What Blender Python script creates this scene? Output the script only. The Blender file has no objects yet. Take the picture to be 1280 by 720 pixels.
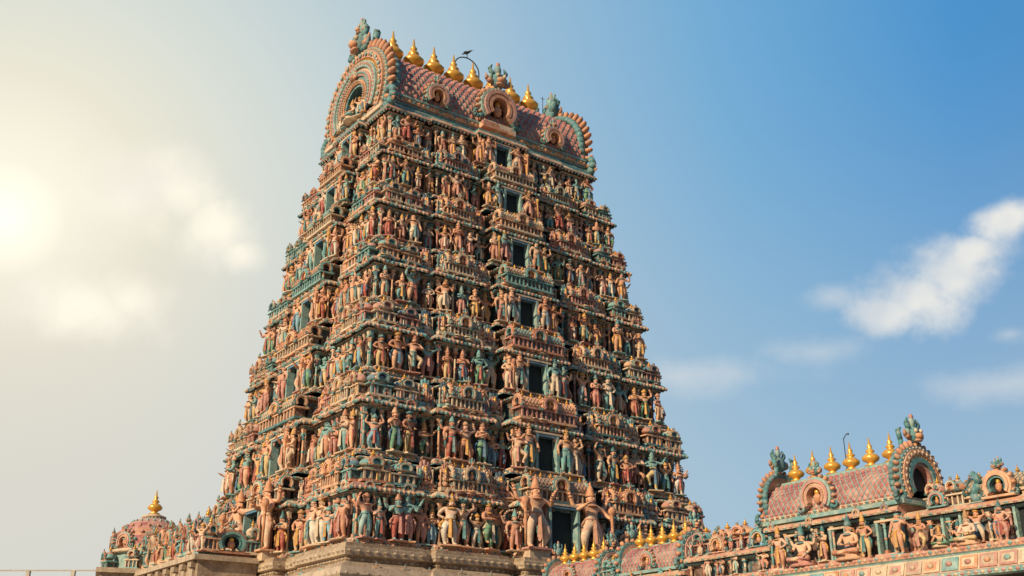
import bpy, math, random
from mathutils import Vector, Matrix
R = random.Random(11)
sc = bpy.context.scene
rad = math.radians
# ------------------------------------------------------------------ materials
MATS = {}
def nt_new(name):
    m = bpy.data.materials.new(name); m.use_nodes = True
    nt = m.node_tree; nt.nodes.clear()
    return m, nt
def paint(name, cols, rough=.72, mode='noise', scale=.9, dirt=.4, metallic=0., bump=.45, mult=1.0):
    m, nt = nt_new(name); N = nt.nodes; L = nt.links
    out = N.new('ShaderNodeOutputMaterial'); b = N.new('ShaderNodeBsdfPrincipled')
    L.new(b.outputs[0], out.inputs[0])
    geo = N.new('ShaderNodeNewGeometry')
    pos = geo.outputs['Position']
    if len(cols) > 1:
        ramp = N.new('ShaderNodeValToRGB'); cr = ramp.color_ramp
        cr.interpolation = 'CONSTANT' if mode in ('obj', 'cell') else 'LINEAR'
        n = len(cols)
        while len(cr.elements) < n: cr.elements.new(.5)
        for i, c in enumerate(cols):
            cr.elements[i].position = (i / n if mode in ('obj', 'cell') else .3 + .4 * i / (n - 1))
            cr.elements[i].color = (*c, 1)
        if mode == 'obj':
            oi = N.new('ShaderNodeObjectInfo')
            mm = N.new('ShaderNodeMath'); mm.operation = 'MULTIPLY'; mm.inputs[1].default_value = mult
            fr = N.new('ShaderNodeMath'); fr.operation = 'FRACT'
            L.new(oi.outputs['Random'], mm.inputs[0]); L.new(mm.outputs[0], fr.inputs[0]); L.new(fr.outputs[0], ramp.inputs[0])
        elif mode == 'cell':
            v = N.new('ShaderNodeTexVoronoi'); v.inputs['Scale'].default_value = scale
            L.new(pos, v.inputs['Vector'])
            s = N.new('ShaderNodeSeparateColor'); L.new(v.outputs['Color'], s.inputs[0]); L.new(s.outputs[0], ramp.inputs[0])
        else:
            nz = N.new('ShaderNodeTexNoise'); nz.inputs['Scale'].default_value = scale; nz.inputs['Detail'].default_value = 3
            L.new(pos, nz.inputs['Vector']); L.new(nz.outputs[0], ramp.inputs[0])
        col = ramp.outputs[0]
    else:
        rgb = N.new('ShaderNodeRGB'); rgb.outputs[0].default_value = (*cols[0], 1); col = rgb.outputs[0]
    # fading / soot weathering
    n2 = N.new('ShaderNodeTexNoise'); n2.inputs['Scale'].default_value = 2.3; n2.inputs['Detail'].default_value = 8; n2.inputs['Roughness'].default_value = .7
    L.new(pos, n2.inputs['Vector'])
    r2 = N.new('ShaderNodeMapRange'); r2.inputs['From Min'].default_value = .42; r2.inputs['From Max'].default_value = .70; r2.inputs['To Max'].default_value = min(1, dirt * 1.3)
    L.new(n2.outputs[0], r2.inputs['Value'])
    mx = N.new('ShaderNodeMix'); mx.data_type = 'RGBA'
    L.new(r2.outputs[0], mx.inputs[0]); L.new(col, mx.inputs[6]); mx.inputs[7].default_value = (.085, .058, .042, 1)
    n3 = N.new('ShaderNodeTexNoise'); n3.inputs['Scale'].default_value = 5.5; n3.inputs['Detail'].default_value = 6
    L.new(pos, n3.inputs['Vector'])
    r3 = N.new('ShaderNodeMapRange'); r3.inputs['From Min'].default_value = .48; r3.inputs['From Max'].default_value = .74; r3.inputs['To Max'].default_value = min(1, dirt * 1.15)
    L.new(n3.outputs[0], r3.inputs['Value'])
    mx2 = N.new('ShaderNodeMix'); mx2.data_type = 'RGBA'
    L.new(r3.outputs[0], mx2.inputs[0]); L.new(mx.outputs[2], mx2.inputs[6]); mx2.inputs[7].default_value = (.62, .50, .38, 1)
    L.new(mx2.outputs[2], b.inputs['Base Color'])
    b.inputs['Roughness'].default_value = rough; b.inputs['Metallic'].default_value = metallic
    n4 = N.new('ShaderNodeTexNoise'); n4.inputs['Scale'].default_value = 14; n4.inputs['Detail'].default_value = 5
    L.new(pos, n4.inputs['Vector'])
    bp = N.new('ShaderNodeBump'); bp.inputs['Strength'].default_value = bump; bp.inputs['Distance'].default_value = .06
    L.new(n4.outputs[0], bp.inputs['Height']); L.new(bp.outputs[0], b.inputs['Normal'])
    MATS[name] = m
    return m
TERRA = (.56, .24, .13); PEACH = (.76, .41, .23); TEAL = (.05, .20, .205); LTEAL = (.18, .40, .37)
CREAM = (.72, .56, .38); PINK = (.56, .25, .19); GOLD = (.68, .34, .07); BLUE = (.06, .17, .28)
RED = (.42, .09, .06); SAND = (.64, .45, .28); GREEN = (.13, .31, .17)
paint('teal', [TEAL, (.09, .27, .27), (.12, .23, .24)], scale=1.3); paint('light_teal', [LTEAL, (.29, .44, .38), (.13, .32, .32)], scale=1.3)
paint('cream', [CREAM, SAND]); paint('pink', [PINK, (.60, .31, .24)]); paint('terra', [TERRA, (.6, .31, .19)])
paint('orange', [(.72, .32, .14), (.65, .28, .15)]); paint('gold', [(.85, .46, .08), (.74, .36, .05)], rough=.28, dirt=.08, metallic=.35, bump=.05)
paint('blue', [BLUE, (.08, .24, .34)])
paint('wall', [(.03, .09, .10), (.10, .05, .035), (.14, .065, .045), (.045, .12, .12), (.17, .09, .06)], mode='cell', scale=1.6)  # dark tones paint shade into the gaps behind the statues
paint('ledge', [SAND, PINK, CREAM, TERRA, LTEAL, SAND, TEAL, PEACH], mode='cell', scale=1.3)
paint('tile', [(.48, .16, .13), (.40, .12, .11), (.55, .25, .19)], mode='cell', scale=2.0, dirt=.3)
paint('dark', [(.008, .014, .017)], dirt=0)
paint('stone', [(.46, .32, .19), (.34, .24, .15), (.50, .37, .24)], scale=.5, dirt=.45)
paint('stone_pale', [(.58, .44, .29), (.46, .35, .24)], scale=.7, dirt=.4)
paint('iron', [(.04, .04, .04)], rough=.5, dirt=.1)
paint('plaster', [(.55, .48, .38), (.47, .41, .32)], scale=.4, dirt=.35)
paint('pave', [(.20, .17, .14), (.26, .22, .18)], scale=.6)
paint('fig_skin', [PEACH, TERRA, (.78, .48, .29), (.72, .36, .22), (.64, .29, .17), (.76, .52, .36), PEACH, (.22, .42, .39), (.70, .36, .22), (.74, .44, .30)], mode='obj', mult=1, dirt=.32)
paint('fig_cloth', [LTEAL, (.62, .30, .16), (.66, .46, .2), RED, (.20, .40, .46), PEACH, GREEN, CREAM, TERRA, (.34, .48, .42), PINK, SAND, (.70, .62, .50)], mode='obj', mult=7.31, dirt=.32)
paint('fig_sash', [TEAL, RED, GOLD, CREAM, BLUE, PINK], mode='obj', mult=13.7)
paint('fig_crown', [GOLD, (.55, .29, .11), LTEAL, GOLD, TERRA, TEAL, PEACH], mode='obj', mult=23.1)
paint('hero_skin', [(.80, .45, .26), (.74, .38, .22)], dirt=.2); paint('hero_cloth', [(.76, .62, .44), (.66, .38, .24)], scale=3, dirt=.2)
paint('mod_a', [PINK, LTEAL, TERRA, SAND, TEAL, PINK, (.09, .20, .26), PEACH], mode='obj', mult=5.7)
paint('mod_b', [LTEAL, SAND, TEAL, CREAM, TERRA, LTEAL, PEACH], mode='obj', mult=17.3)
paint('mod_c', [CREAM, PEACH, SAND, LTEAL, PINK], mode='obj', mult=31.9)
paint('hood', [TEAL, (.06, .13, .18), LTEAL, TERRA, (.06, .17, .2), PINK], mode='obj', mult=41.9)
# ------------------------------------------------------------------ mesh builder
class MB:
    def __init__(s): s.v = []; s.f = []; s.m = []; s.sm = []; s.names = []; s.M = Matrix.Identity(4)
    def mi(s, n):
        if n not in s.names: s.names.append(n)
        return s.names.index(n)
    def add(s, vs, fs, mat, smooth=False):
        o = len(s.v); M = s.M
        s.v += [tuple(M @ Vector(p)) for p in vs]
        k = len(fs)
        s.f += [tuple(i + o for i in f) for f in fs]
        if isinstance(mat, str): s.m += [s.mi(mat)] * k
        else: s.m += [s.mi(x) for x in mat]
        s.sm += [smooth] * k
    def box(s, c, d, mat, taper=1.0):
        x, y, z = c; a, b, h = d[0] / 2, d[1] / 2, d[2] / 2; t = taper
        vs = [(x - a, y - b, z - h), (x + a, y - b, z - h), (x + a, y + b, z - h), (x - a, y + b, z - h),
              (x - a * t, y - b * t, z + h), (x + a * t, y - b * t, z + h), (x + a * t, y + b * t, z + h), (x - a * t, y + b * t, z + h)]
        s.add(vs, [(0, 3, 2, 1), (4, 5, 6, 7), (0, 1, 5, 4), (1, 2, 6, 5), (2, 3, 7, 6), (3, 0, 4, 7)], mat)
    def lathe(s, prof, n, mat, c=(0, 0, 0), smooth=True, phase=0., rib=0., sx=1, sy=1):
        vs = []
        for r, z in prof:
            for i in range(n):
                a = 2 * math.pi * i / n + phase
                rr = r * (1 - rib * (i % 2))
                vs.append((c[0] + rr * math.cos(a) * sx, c[1] + rr * math.sin(a) * sy, c[2] + z))
        fs = []; ms = []
        for j in range(len(prof) - 1):
            for i in range(n):
                k = (i + 1) % n
                fs.append((j * n + i, j * n + k, (j + 1) * n + k, (j + 1) * n + i))
                ms.append(mat if isinstance(mat, str) else mat[j % len(mat)])
        fs.append(tuple(range(n - 1, -1, -1))); ms.append(ms[0])
        fs.append(tuple((len(prof) - 1) * n + i for i in range(n))); ms.append(ms[-1])
        s.add(vs, fs, ms, smooth)
    def tube(s, p0, p1, r0, r1, n, mat, smooth=True):
        p0 = Vector(p0); p1 = Vector(p1); d = (p1 - p0)
        if d.length < 1e-6: return
        q = d.to_track_quat('Z', 'Y'); vs = []
        for p, r in ((p0, r0), (p1, r1)):
            for i in range(n):
                a = 2 * math.pi * i / n
                vs.append(p + q @ Vector((r * math.cos(a), r * math.sin(a), 0)))
        fs = [(i, (i + 1) % n, n + (i + 1) % n, n + i) for i in range(n)] + [tuple(range(n - 1, -1, -1)), tuple(range(n, 2 * n))]
        s.add(vs, fs, mat, smooth)
    def path(s, pts, rs, n, mat):
        for i in range(len(pts) - 1): s.tube(pts[i], pts[i + 1], rs[i], rs[i + 1], n, mat)
    def ell(s, c, r, mat, nu=8, nv=5):
        prof = []
        for j in range(nv + 1):
            t = math.pi * j / nv - math.pi / 2
            prof.append((max(.001, math.cos(t)), math.sin(t)))
        vs = []; fs = []
        for a, z in prof:
            for i in range(nu):
                an = 2 * math.pi * i / nu
                vs.append((c[0] + r[0] * a * math.cos(an), c[1] + r[1] * a * math.sin(an), c[2] + r[2] * z))
        for j in range(nv):
            for i in range(nu):
                k = (i + 1) % nu
                fs.append((j * nu + i, j * nu + k, (j + 1) * nu + k, (j + 1) * nu + i))
        s.add(vs, fs, mat, True)
    def octa(s, c, r, mat):
        x, y, z = c; a, b, h = r
        s.add([(x - a, y, z), (x, y - b, z), (x + a, y, z), (x, y + b, z), (x, y, z - h), (x, y, z + h)],
              [(0, 1, 5), (1, 2, 5), (2, 3, 5), (3, 0, 5), (1, 0, 4), (2, 1, 4), (3, 2, 4), (0, 3, 4)], mat)
    def mesh(s, name):
        me = bpy.data.meshes.new(name); me.from_pydata(s.v, [], s.f)
        for n in s.names: me.materials.append(MATS[n])
        me.polygons.foreach_set('material_index', s.m); me.polygons.foreach_set('use_smooth', s.sm)
        me.update(); return me
def place(me, parent, M, name):
    ob = bpy.data.objects.new(name, me); sc.collection.objects.link(ob)
    ob.parent = parent; ob.matrix_basis = M
    return ob
def empty(name, loc, rz=0):
    e = bpy.data.objects.new(name, None); sc.collection.objects.link(e)
    e.location = loc; e.rotation_euler = (0, 0, rz); return e
T = Matrix.Translation
def S(x, y=None, z=None):
    y = x if y is None else y; z = x if z is None else z
    return Matrix.Diagonal((x, y, z, 1))
def RZ(a): return Matrix.Rotation(a, 4, 'Z')
# ------------------------------------------------------------------ ornaments
def kirti(mb, c, r, y=0, mat='teal'):
    """lion mask with horns, tusks and flame crest"""
    x, z = c
    mb.ell((x, y, z), (r * .62, r * .5, r * .62), mat, 8, 5)
    mb.ell((x, y - r * .42, z - r * .15), (r * .36, r * .3, r * .22), 'orange', 6, 4)
    mb.ell((x, y - r * .35, z - r * .45), (r * .4, r * .25, r * .12), 'terra', 6, 4)
    for sx in (-1, 1):
        mb.ell((x + sx * r * .27, y - r * .42, z + r * .2), (r * .15, r * .15, r * .15), 'cream', 6, 4)
        mb.path([(x + sx * r * .35, y, z + r * .35), (x + sx * r * .7, y, z + r * .75), (x + sx * r * .5, y, z + r * 1.15)], [r * .2, r * .16, r * .05], 5, mat)
        mb.path([(x + sx * r * .5, y, z - r * .2), (x + sx * r * .9, y, z - r * .1), (x + sx * r * 1.0, y, z + r * .3)], [r * .22, r * .17, r * .05], 5, 'terra')
        mb.ell((x + sx * r * .62, y, z + r * .15), (r * .2, r * .2, r * .25), 'light_teal', 6, 4)
    mb.ell((x, y, z + r * .85), (r * .3, r * .22, r * .4), 'light_teal', 6, 4); mb.ell((x, y, z + r * 1.25), (r * .18, r * .15, r * .25), 'pink', 6, 4)
def kudu(mb, c, r, y, depth, bands, petals=9, pm=('orange', 'terra'), N=16, a0=-38, sx=1.0, kf=.32, beads=0, face=True, inner='dark', scroll=1.0):
    """horseshoe arch facing -y, its back at y, centre c=(x,z)."""
    x0, z0 = c; A0 = rad(a0); A1 = math.pi - A0
    def P(a, rr, yy): return (x0 + rr * math.cos(a) * sx, yy, z0 + rr * math.sin(a))
    nb = len(bands)
    for bi, (ro, ri, mat, d) in enumerate(bands):
        vs = []; fs = []
        for i in range(N + 1):
            a = A0 + (A1 - A0) * i / N
            vs += [P(a, ro * r, y), P(a, ro * r, y - d * depth), P(a, ri * r, y - d * depth), P(a, ri * r, y)]
        for i in range(N):
            o = i * 4
            fs += [(o, o + 4, o + 5, o + 1), (o + 1, o + 5, o + 6, o + 2), (o + 2, o + 6, o + 7, o + 3), (o + 3, o + 7, o + 4, o)]
        fs += [(0, 1, 2, 3), (N * 4, N * 4 + 3, N * 4 + 2, N * 4 + 1)]
        mb.add(vs, fs, mat)
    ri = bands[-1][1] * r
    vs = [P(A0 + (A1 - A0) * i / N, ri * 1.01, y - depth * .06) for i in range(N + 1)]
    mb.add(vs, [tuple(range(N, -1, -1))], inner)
    for i in range(petals):
        a = rad(-22) + rad(224) * i / (petals - 1)
        w = r * 2.0 / petals * 1.25
        m0 = mb.M; mb.M = m0 @ T(P(a, r * 1.05, y - depth * .4)) @ Matrix.Rotation(-(a - math.pi / 2), 4, 'Y')
        mb.ell((0, 0, 0), (w * .5 * 1.1, depth * .36, r * .14), pm[i % 2], 6, 4)
        mb.M = m0
    if beads:
        for i in range(beads):
            a = A0 + (A1 - A0) * (i + .5) / beads
            rr = (bands[0][0] + bands[0][1]) / 2 * r
            mb.octa(P(a, rr, y - depth * bands[0][3]), (r * .035, r * .04, r * .035), 'cream')
            if nb > 2:
                rr = (bands[2][0] + bands[2][1]) / 2 * r
                mb.octa(P(a, rr, y - depth * bands[2][3]), (r * .03, r * .04, r * .03), 'gold')
    k = scroll
    if k:
      for s_ in (-1, 1):   # makara scrolls
        bx = x0 + s_ * r * .95 * sx; bz = z0 - r * .6
        pts = [(bx - s_ * r * .1, y - depth * .5, bz + r * .05)]; rs = [r * .15 * k]
        for j in range(9):
            t = -1.9 + j * .62; q = r * (.24 - .022 * j) * k
            pts.append((bx + s_ * (r * .18 * k + q * math.cos(t)), y - depth * .5, bz + r * .16 * k + q * math.sin(t))); rs.append(r * (.11 - .009 * j) * k)
        mb.path(pts, rs, 5, 'teal')
    if face:
        mb.ell((x0, y - depth * .4, z0 - r * .08), (ri * .5, depth * .3, ri * .62), 'orange', 8, 5)
        mb.ell((x0, y - depth * .4, z0 + ri * .5), (ri * .34, depth * .25, ri * .42), 'gold', 6, 4)
    if kf: kirti(mb, (x0, z0 + r * (1.05 + kf * .7)), r * kf, y - depth * .45)
BN = [(1.0, .84, 'mod_b', .8), (.84, .66, 'mod_c', 1.0), (.66, .5, 'mod_a', .8)]
def kudu_mod(n, petals, N):
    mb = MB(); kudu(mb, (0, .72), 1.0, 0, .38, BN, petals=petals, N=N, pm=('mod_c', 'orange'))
    mb.box((0, -.17, .03), (2.3, .36, .14), 'mod_b'); return mb.mesh(n)
KUDU = kudu_mod('kudu_arch', 9, 14); KUDU_S = kudu_mod('kudu_arch_small', 7, 9)
def fan_mod():   # serpent-hood fan niche
    mb = MB()
    for j, (rr, m, d) in enumerate(((.95, 'hood', .14), (.7, 'mod_c', .2), (.48, 'mod_b', .26))):
        n = 9 - j
        for i in range(n):
            a = rad(-10) + rad(200) * i / (n - 1)
            m0 = mb.M; mb.M = T((rr * .62 * math.cos(a), -d, .55 + rr * .95 * math.sin(a))) @ Matrix.Rotation(-(a - math.pi / 2), 4, 'Y')
            mb.ell((0, 0, 0), (.15 * rr + .05, .09, .3 * rr), m, 6, 4); mb.M = m0
    mb.box((0, -.2, .12), (1.5, .45, .24), 'mod_b'); mb.ell((0, -.3, .75), (.17, .12, .25), 'orange', 8, 5); mb.ell((0, -.32, 1.05), (.11, .11, .12), 'fig_skin', 8, 5)
    mb.lathe([(.13, 1.1), (.1, 1.2), (.02, 1.4)], 7, 'gold', (0, -.3, 0)); mb.ell((0, -.3, .42), (.34, .22, .14), 'fig_cloth', 8, 5)
    for s_ in (-1, 1): mb.tube((s_ * .15, -.3, .85), (s_ * .3, -.38, .6), .06, .04, 5, 'fig_skin'); mb.lathe([(.08, 0), (.07, .9), (.12, .95), (.1, 1.0)], 8, 'mod_c', (s_ * .66, -.25, .2))
    return mb.mesh('serpent_hood_niche')
FAN = fan_mod()
def finial(mb, x, y, z, h, mat='gold', n=8):
    p = [(.16, 0), (.24, .05), (.10, .10), (.13, .14), (.27, .22), (.30, .31), (.2, .42), (.08, .47), (.16, .52), (.13, .57), (.06, .63), (.10, .69), (.045, .77), (.015, 1.0)]
    mb.lathe([(r * h, q * h) for r, q in p], n, mat, (x, y, z))
def surf(prof, s):
    d = [0]
    for a, b in zip(prof[:-1], prof[1:]): d.append(d[-1] + math.hypot(b[0] - a[0], b[1] - a[1]))
    s = max(0, min(d[-1], s))
    for i in range(len(prof) - 1):
        if s <= d[i + 1] + 1e-9:
            t = (s - d[i]) / (d[i + 1] - d[i]); a, b = prof[i], prof[i + 1]
            tx, tz = b[0] - a[0], b[1] - a[1]; l = math.hypot(tx, tz)
            return a[0] + tx * t, a[1] + tz * t, tz / l, -tx / l
def plen(prof): return sum(math.hypot(b[0] - a[0], b[1] - a[1]) for a, b in zip(prof[:-1], prof[1:]))
def barrel(mb, x0, x1, yc, z0, prof, cell, mat='tile', grout='light_teal', back=True):
    """prof: (half-depth, z) from eave to ridge. diamond tiles."""
    L = plen(prof); nj = max(2, round(L / cell)); dz = L / nj; nx = max(2, round((x1 - x0) / (cell * 1.3))); dx = (x1 - x0) / nx
    for sd in ((-1, 1) if back else (-1,)):
        vs = []; fs = []
        for p in prof: vs += [(x0, yc + sd * p[0], z0 + p[1]), (x1, yc + sd * p[0], z0 + p[1])]
        for i in range(len(prof) - 1): fs.append((2 * i, 2 * i + 1, 2 * i + 3, 2 * i + 2))
        mb.add(vs, fs, grout)
        k = .84
        for j in range(1, nj):
            for i in range(nx):
                cx = x0 + (i + (.5 if j % 2 else 1.0)) * dx
                if cx + dx / 2 > x1 + .01: continue
                def pt(xx, ss, h):
                    yy, zz, ny, nz = surf(prof, ss)
                    return (xx, yc + sd * (yy + ny * h), z0 + zz + nz * h)
                s0 = j * dz; e = cell * .06
                vs = [pt(cx - dx / 2 * k, s0, e), pt(cx, s0 - dz * k, e * 2.2), pt(cx + dx / 2 * k, s0, e), pt(cx, s0 + dz * k, e * .6), pt(cx, s0 - dz * .15, cell * .36)]
                mb.add(vs, [(0, 1, 4), (1, 2, 4), (2, 3, 4), (3, 0, 4)], mat)
def pil_mod():
    mb = MB()
    mb.box((0, 0, .05), (.13, .13, .1), 'mod_b'); mb.lathe([(.05, .1), (.045, .7)], 8, 'mod_c', smooth=True)
    mb.lathe([(.045, .7), (.075, .74), (.05, .78), (.085, .83)], 8, 'mod_a'); mb.box((0, 0, .86), (.2, .16, .05), 'mod_b'); mb.box((0, 0, .94), (.12, .12, .11), 'mod_c', 1.5)
    mb.lathe([(.056, .38), (.062, .41), (.056, .44)], 8, 'mod_b')
    return mb.mesh('pilaster')
PIL = pil_mod()
def kuta_mod():
    mb = MB()
    mb.box((0, 0, .06), (1.0, .7, .12), 'mod_b'); mb.box((0, 0, .33), (.8, .55, .42), 'wall')
    for x in (-.4, -.15, .15, .4): mb.box((x, -.3, .33), (.07, .08, .42), 'mod_c')
    mb.box((0, 0, .58), (1.1, .8, .07), 'mod_c'); mb.box((0, 0, .645), (.95, .66, .06), 'mod_a', .8)
    mb.lathe([(.33, .67), (.33, .78)], 8, 'mod_b', sy=.8)
    mb.lathe([(.46, .78), (.52, .84), (.50, .95), (.40, 1.08), (.22, 1.2), (.12, 1.24), (.14, 1.28)], 16, ['mod_c', 'mod_a', 'mod_a', 'mod_b', 'mod_a', 'mod_c'], rib=.07, sy=.85)
    finial(mb, 0, 0, 1.27, .38)
    kudu(mb, (0, .93), .30, -.36, .18, BN, petals=7, N=8, kf=.3, face=False)
    return mb.mesh('corner_shrine')
def shala_mod(w, n):
    mb = MB(); h = w / 2
    mb.box((0, 0, .06), (w, .75, .12), 'mod_b'); mb.box((0, 0, .33), (w - .2, .6, .42), 'wall')
    k = int(w / .28)
    for i in range(k + 1):
        x = -h + .12 + (w - .24) * i / k; mb.box((x, -.33, .33), (.07, .09, .42), 'mod_c')
    mb.box((0, 0, .58), (w + .1, .85, .07), 'mod_c'); mb.box((0, 0, .645), (w - .05, .7, .06), 'mod_a', .9)
    prof = [(.3, .68), (.38, .8), (.38, .92), (.32, 1.04), (.2, 1.15), (.0, 1.22)]
    barrel(mb, -h + .1, h - .1, 0, 0, prof, .14, 'mod_a', 'mod_b')
    mb.box((0, 0, 1.22), (w - .2, .1, .06), 'mod_b')
    for sd in (-1, 1):
        m0 = mb.M; mb.M = m0 @ T((sd * (h - .12), 0, 0)) @ RZ(sd * math.pi / 2)
        kudu(mb, (0, .92), .4, 0, .14, BN, petals=9, N=10, kf=.3, face=False); mb.M = m0
    kudu(mb, (0, .86), .46, -.36, .24, BN, petals=9, N=12, kf=.42)
    k = max(2, int(w / .5))
    for i in range(k): finial(mb, -h + .3 + (w - .6) * i / (k - 1), 0, 1.24, .3, n=6)
    return mb.mesh(n)
KUTA = kuta_mod(); SHALA = shala_mod(2.0, 'barrel_shrine'); SHALA_L = shala_mod(3.2, 'long_barrel_shrine')
# ------------------------------------------------------------------ figures
def skin(joints, edges):
    me = bpy.data.meshes.new('sk'); me.from_pydata([j[0] for j in joints], edges, [])
    ob = bpy.data.objects.new('sk', me); sc.collection.objects.link(ob)
    mo = ob.modifiers.new('s', 'SKIN'); mo.use_smooth_shade = True
    dat = me.skin_vertices[0].data
    for i, j in enumerate(joints): dat[i].radius = (j[1], j[1]); dat[i].use_root = (i == 0)
    ss = ob.modifiers.new('u', 'SUBSURF'); ss.levels = 1
    dg = bpy.context.evaluated_depsgraph_get(); dg.update()
    ev = ob.evaluated_get(dg); m2 = ev.to_mesh()
    vs = [tuple(v.co) for v in m2.vertices]; fs = [tuple(p.vertices) for p in m2.polygons]
    ev.to_mesh_clear(); bpy.data.objects.remove(ob); bpy.data.meshes.remove(me)
    return vs, fs
def segd(p, a, b):
    ab = b - a; t = max(0, min(1, (p - a).dot(ab) / max(1e-9, ab.length_squared))); return (p - a - ab * t).length
def figure(name, arms, legs, pel=(0, 0, .52), lean=0., crown=1, club=0, halo=0, up=0., SK='fig_skin', CL='fig_cloth', CR='fig_crown', SA='fig_sash'):
    px, py, pz = pel; dz = pz - .52
    J = [(pel, .088), ((px * .5, py, .63 + dz), .066), ((lean, py, .745 + dz), .092), ((lean, py, .83 + dz), .036), ((lean, py - .012, .885 + dz), .052), ((lean, py, .95 + dz), .046)]
    E = [(0, 1), (1, 2), (2, 3), (3, 4), (4, 5)]; kind = ['cloth', 'skin', 'skin', 'skin', 'skin']
    hands = []
    for sd, el, ha in arms:
        i = len(J); bk = .03 if ha[2] > .85 and len(arms) > 2 else 0
        J += [((lean + sd * .125, py + bk, .795 + dz), .045), ((lean + sd * el[0], py + el[1], el[2] + dz), .034), ((lean + sd * ha[0], py + ha[1], ha[2] + dz), .022)]
        E += [(2, i), (i, i + 1), (i + 1, i + 2)]; kind += ['skin'] * 3
        hands.append((Vector(J[i + 1][0]), Vector(J[i + 2][0])))
    for sd, kn, an, ft in legs:
        i = len(J)
        J += [((px + sd * .062, py, pz - .06), .078), (kn, .056), (an, .036), (ft, .026)]
        E += [(0, i), (i, i + 1), (i + 1, i + 2), (i + 2, i + 3)]; kind += ['cloth', 'cloth', 'cloth', 'skin']
    vs, fs = skin(J, E)
    mb = MB(); ms = []
    V = [Vector(v) for v in vs]
    for f in fs:
        c = sum((V[i] for i in f), Vector()) / len(f)
        best = min(range(len(E)), key=lambda k: segd(c, Vector(J[E[k][0]][0]), Vector(J[E[k][1]][0])))
        ms.append(CL if kind[best] == 'cloth' and c.z > .07 else SK)
    mb.add(vs, fs, ms, True)
    hx, hy, hz = lean, py, .915 + dz
    mb.ell((hx, hy - .004, hz), (.056, .06, .068), SK, 10, 7)
    mb.octa((hx, hy - .066, hz - .008), (.011, .018, .02), SK)
    for s_ in (-1, 1):
        mb.ell((hx + s_ * .022, hy - .057, hz + .008), (.012, .008, .007), 'cream', 6, 4)
        mb.ell((hx + s_ * .022, hy - .064, hz + .008), (.005, .004, .006), 'dark', 5, 4)
        mb.ell((hx + s_ * .058, hy, hz - .012), (.012, .016, .026), SK, 6, 4)
        mb.ell((hx + s_ * .062, hy - .004, hz - .045), (.013, .012, .014), CR, 6, 4)
    mb.ell((hx, hy - .058, hz - .034), (.017, .008, .006), 'pink', 6, 4)
    mb.lathe([(.06, -.02), (.062, .06)], 8, 'dark', (hx, hy + .012, hz + .0))
    if crown == 1:
        mb.lathe([(.062, 0), (.07, .02), (.055, .04), (.06, .06), (.043, .1), (.045, .12), (.03, .16), (.012, .2), (.015, .22), (.003, .25)], 9, CR, (hx, hy, hz + .032))
    elif crown == 2:
        mb.ell((hx, hy + .01, hz + .07), (.045, .05, .045), 'dark', 8, 5); mb.lathe([(.062, 0), (.066, .02), (.05, .035)], 9, CR, (hx, hy, hz + .03))
    else:
        mb.lathe([(.064, 0), (.085, .03), (.09, .06), (.05, .1), (.02, .15)], 8, CR, (hx, hy, hz + .03), rib=.15)
    mb.lathe([(.05, 0), (.092, -.03), (.096, -.042), (.045, -.015)], 10, CR, (lean, py - .012, .825 + dz), sy=.85)
    mb.lathe([(.098, 0), (.104, .014), (.098, .03)], 10, SA, (px * .9, py, pz + .035), sy=.85)
    if up == 0:
        mb.add([(px - .03, py - .092, pz + .04), (px + .03, py - .092, pz + .04), (px + .05, py - .10, pz - .34), (px - .05, py - .10, pz - .34), (px, py - .115, pz + .03), (px, py - .14, pz - .37)],
               [(0, 4, 5, 3), (4, 1, 2, 5), (0, 3, 2, 1)], SA)
        for s_ in (-1, 1):
            mb.path([(px + s_ * .09, py, pz + .04), (px + s_ * .16, py, pz - .06), (px + s_ * .15, py, pz - .25)], [.022, .026, .01], 5, SA)
    for el, ha in hands:
        d = (ha - el).normalized(); q = d.to_track_quat('Z', 'Y')
        mb.tube(el.lerp(ha, .75), el.lerp(ha, .86), .031, .031, 7, CR)
        mb.tube(ha - d * .012, ha + d * .03, .017, .022, 6, SK)
        for k in range(4):
            o = q @ Vector(((k - 1.5) * .011, 0, .0)); b = ha + d * .028 + o
            mid = b + d * .02 + q @ Vector((0, -.004, 0)); tip = mid + d * (.013 + .004 * (k in (1, 2))) + q @ Vector((0, -.012, 0))
            mb.path([b, mid, tip], [.0062, .0058, .004], 4, SK)
        b = ha + q @ Vector((.016, 0, .004)); mb.path([b, b + q @ Vector((.016, -.006, .014)), b + q @ Vector((.018, -.012, .03))], [.008, .007, .005], 4, SK)
    if club:
        el, ha = hands[0]
        cx = ha + Vector((0, -.015, 0))
        mb.lathe([(.015, -ha.z + .02), (.02, -.15), (.022, .05), (.04, .09), (.055, .13), (.045, .18), (.02, .21)], 8, CR, tuple(cx))
    if halo:
        for i in range(13):
            a = rad(-30) + rad(240) * i / 12
            mb.ell((hx + .2 * math.cos(a), hy + .09, hz + .02 + .22 * math.sin(a)), (.035, .02, .035), 'mod_a' if i % 2 else 'mod_b', 6, 4)
    if up == 0: mb.box((px, py - .02, .01), (.34, .2, .03), 'mod_c')
    else: mb.lathe([(.24, 0), (.27, .03), (.22, .07), (.25, .1)], 10, 'mod_c', (0, -.02, 0), sy=.75)
    return mb.mesh(name)
def legs_std(w=.07, cy=0, pel=(0, 0, .52), bend=0):
    return [(-1, (pel[0] - w - .01, -.02, .28), (-w, .0, .06), (-w - .01, -.075, .03)),
            (1, (pel[0] + w + .01 + bend, -.03 - bend * .6, .28), (w + bend * .3, .01, .06), (w + .02 + bend * .3, -.07, .03))]
F = []
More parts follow.
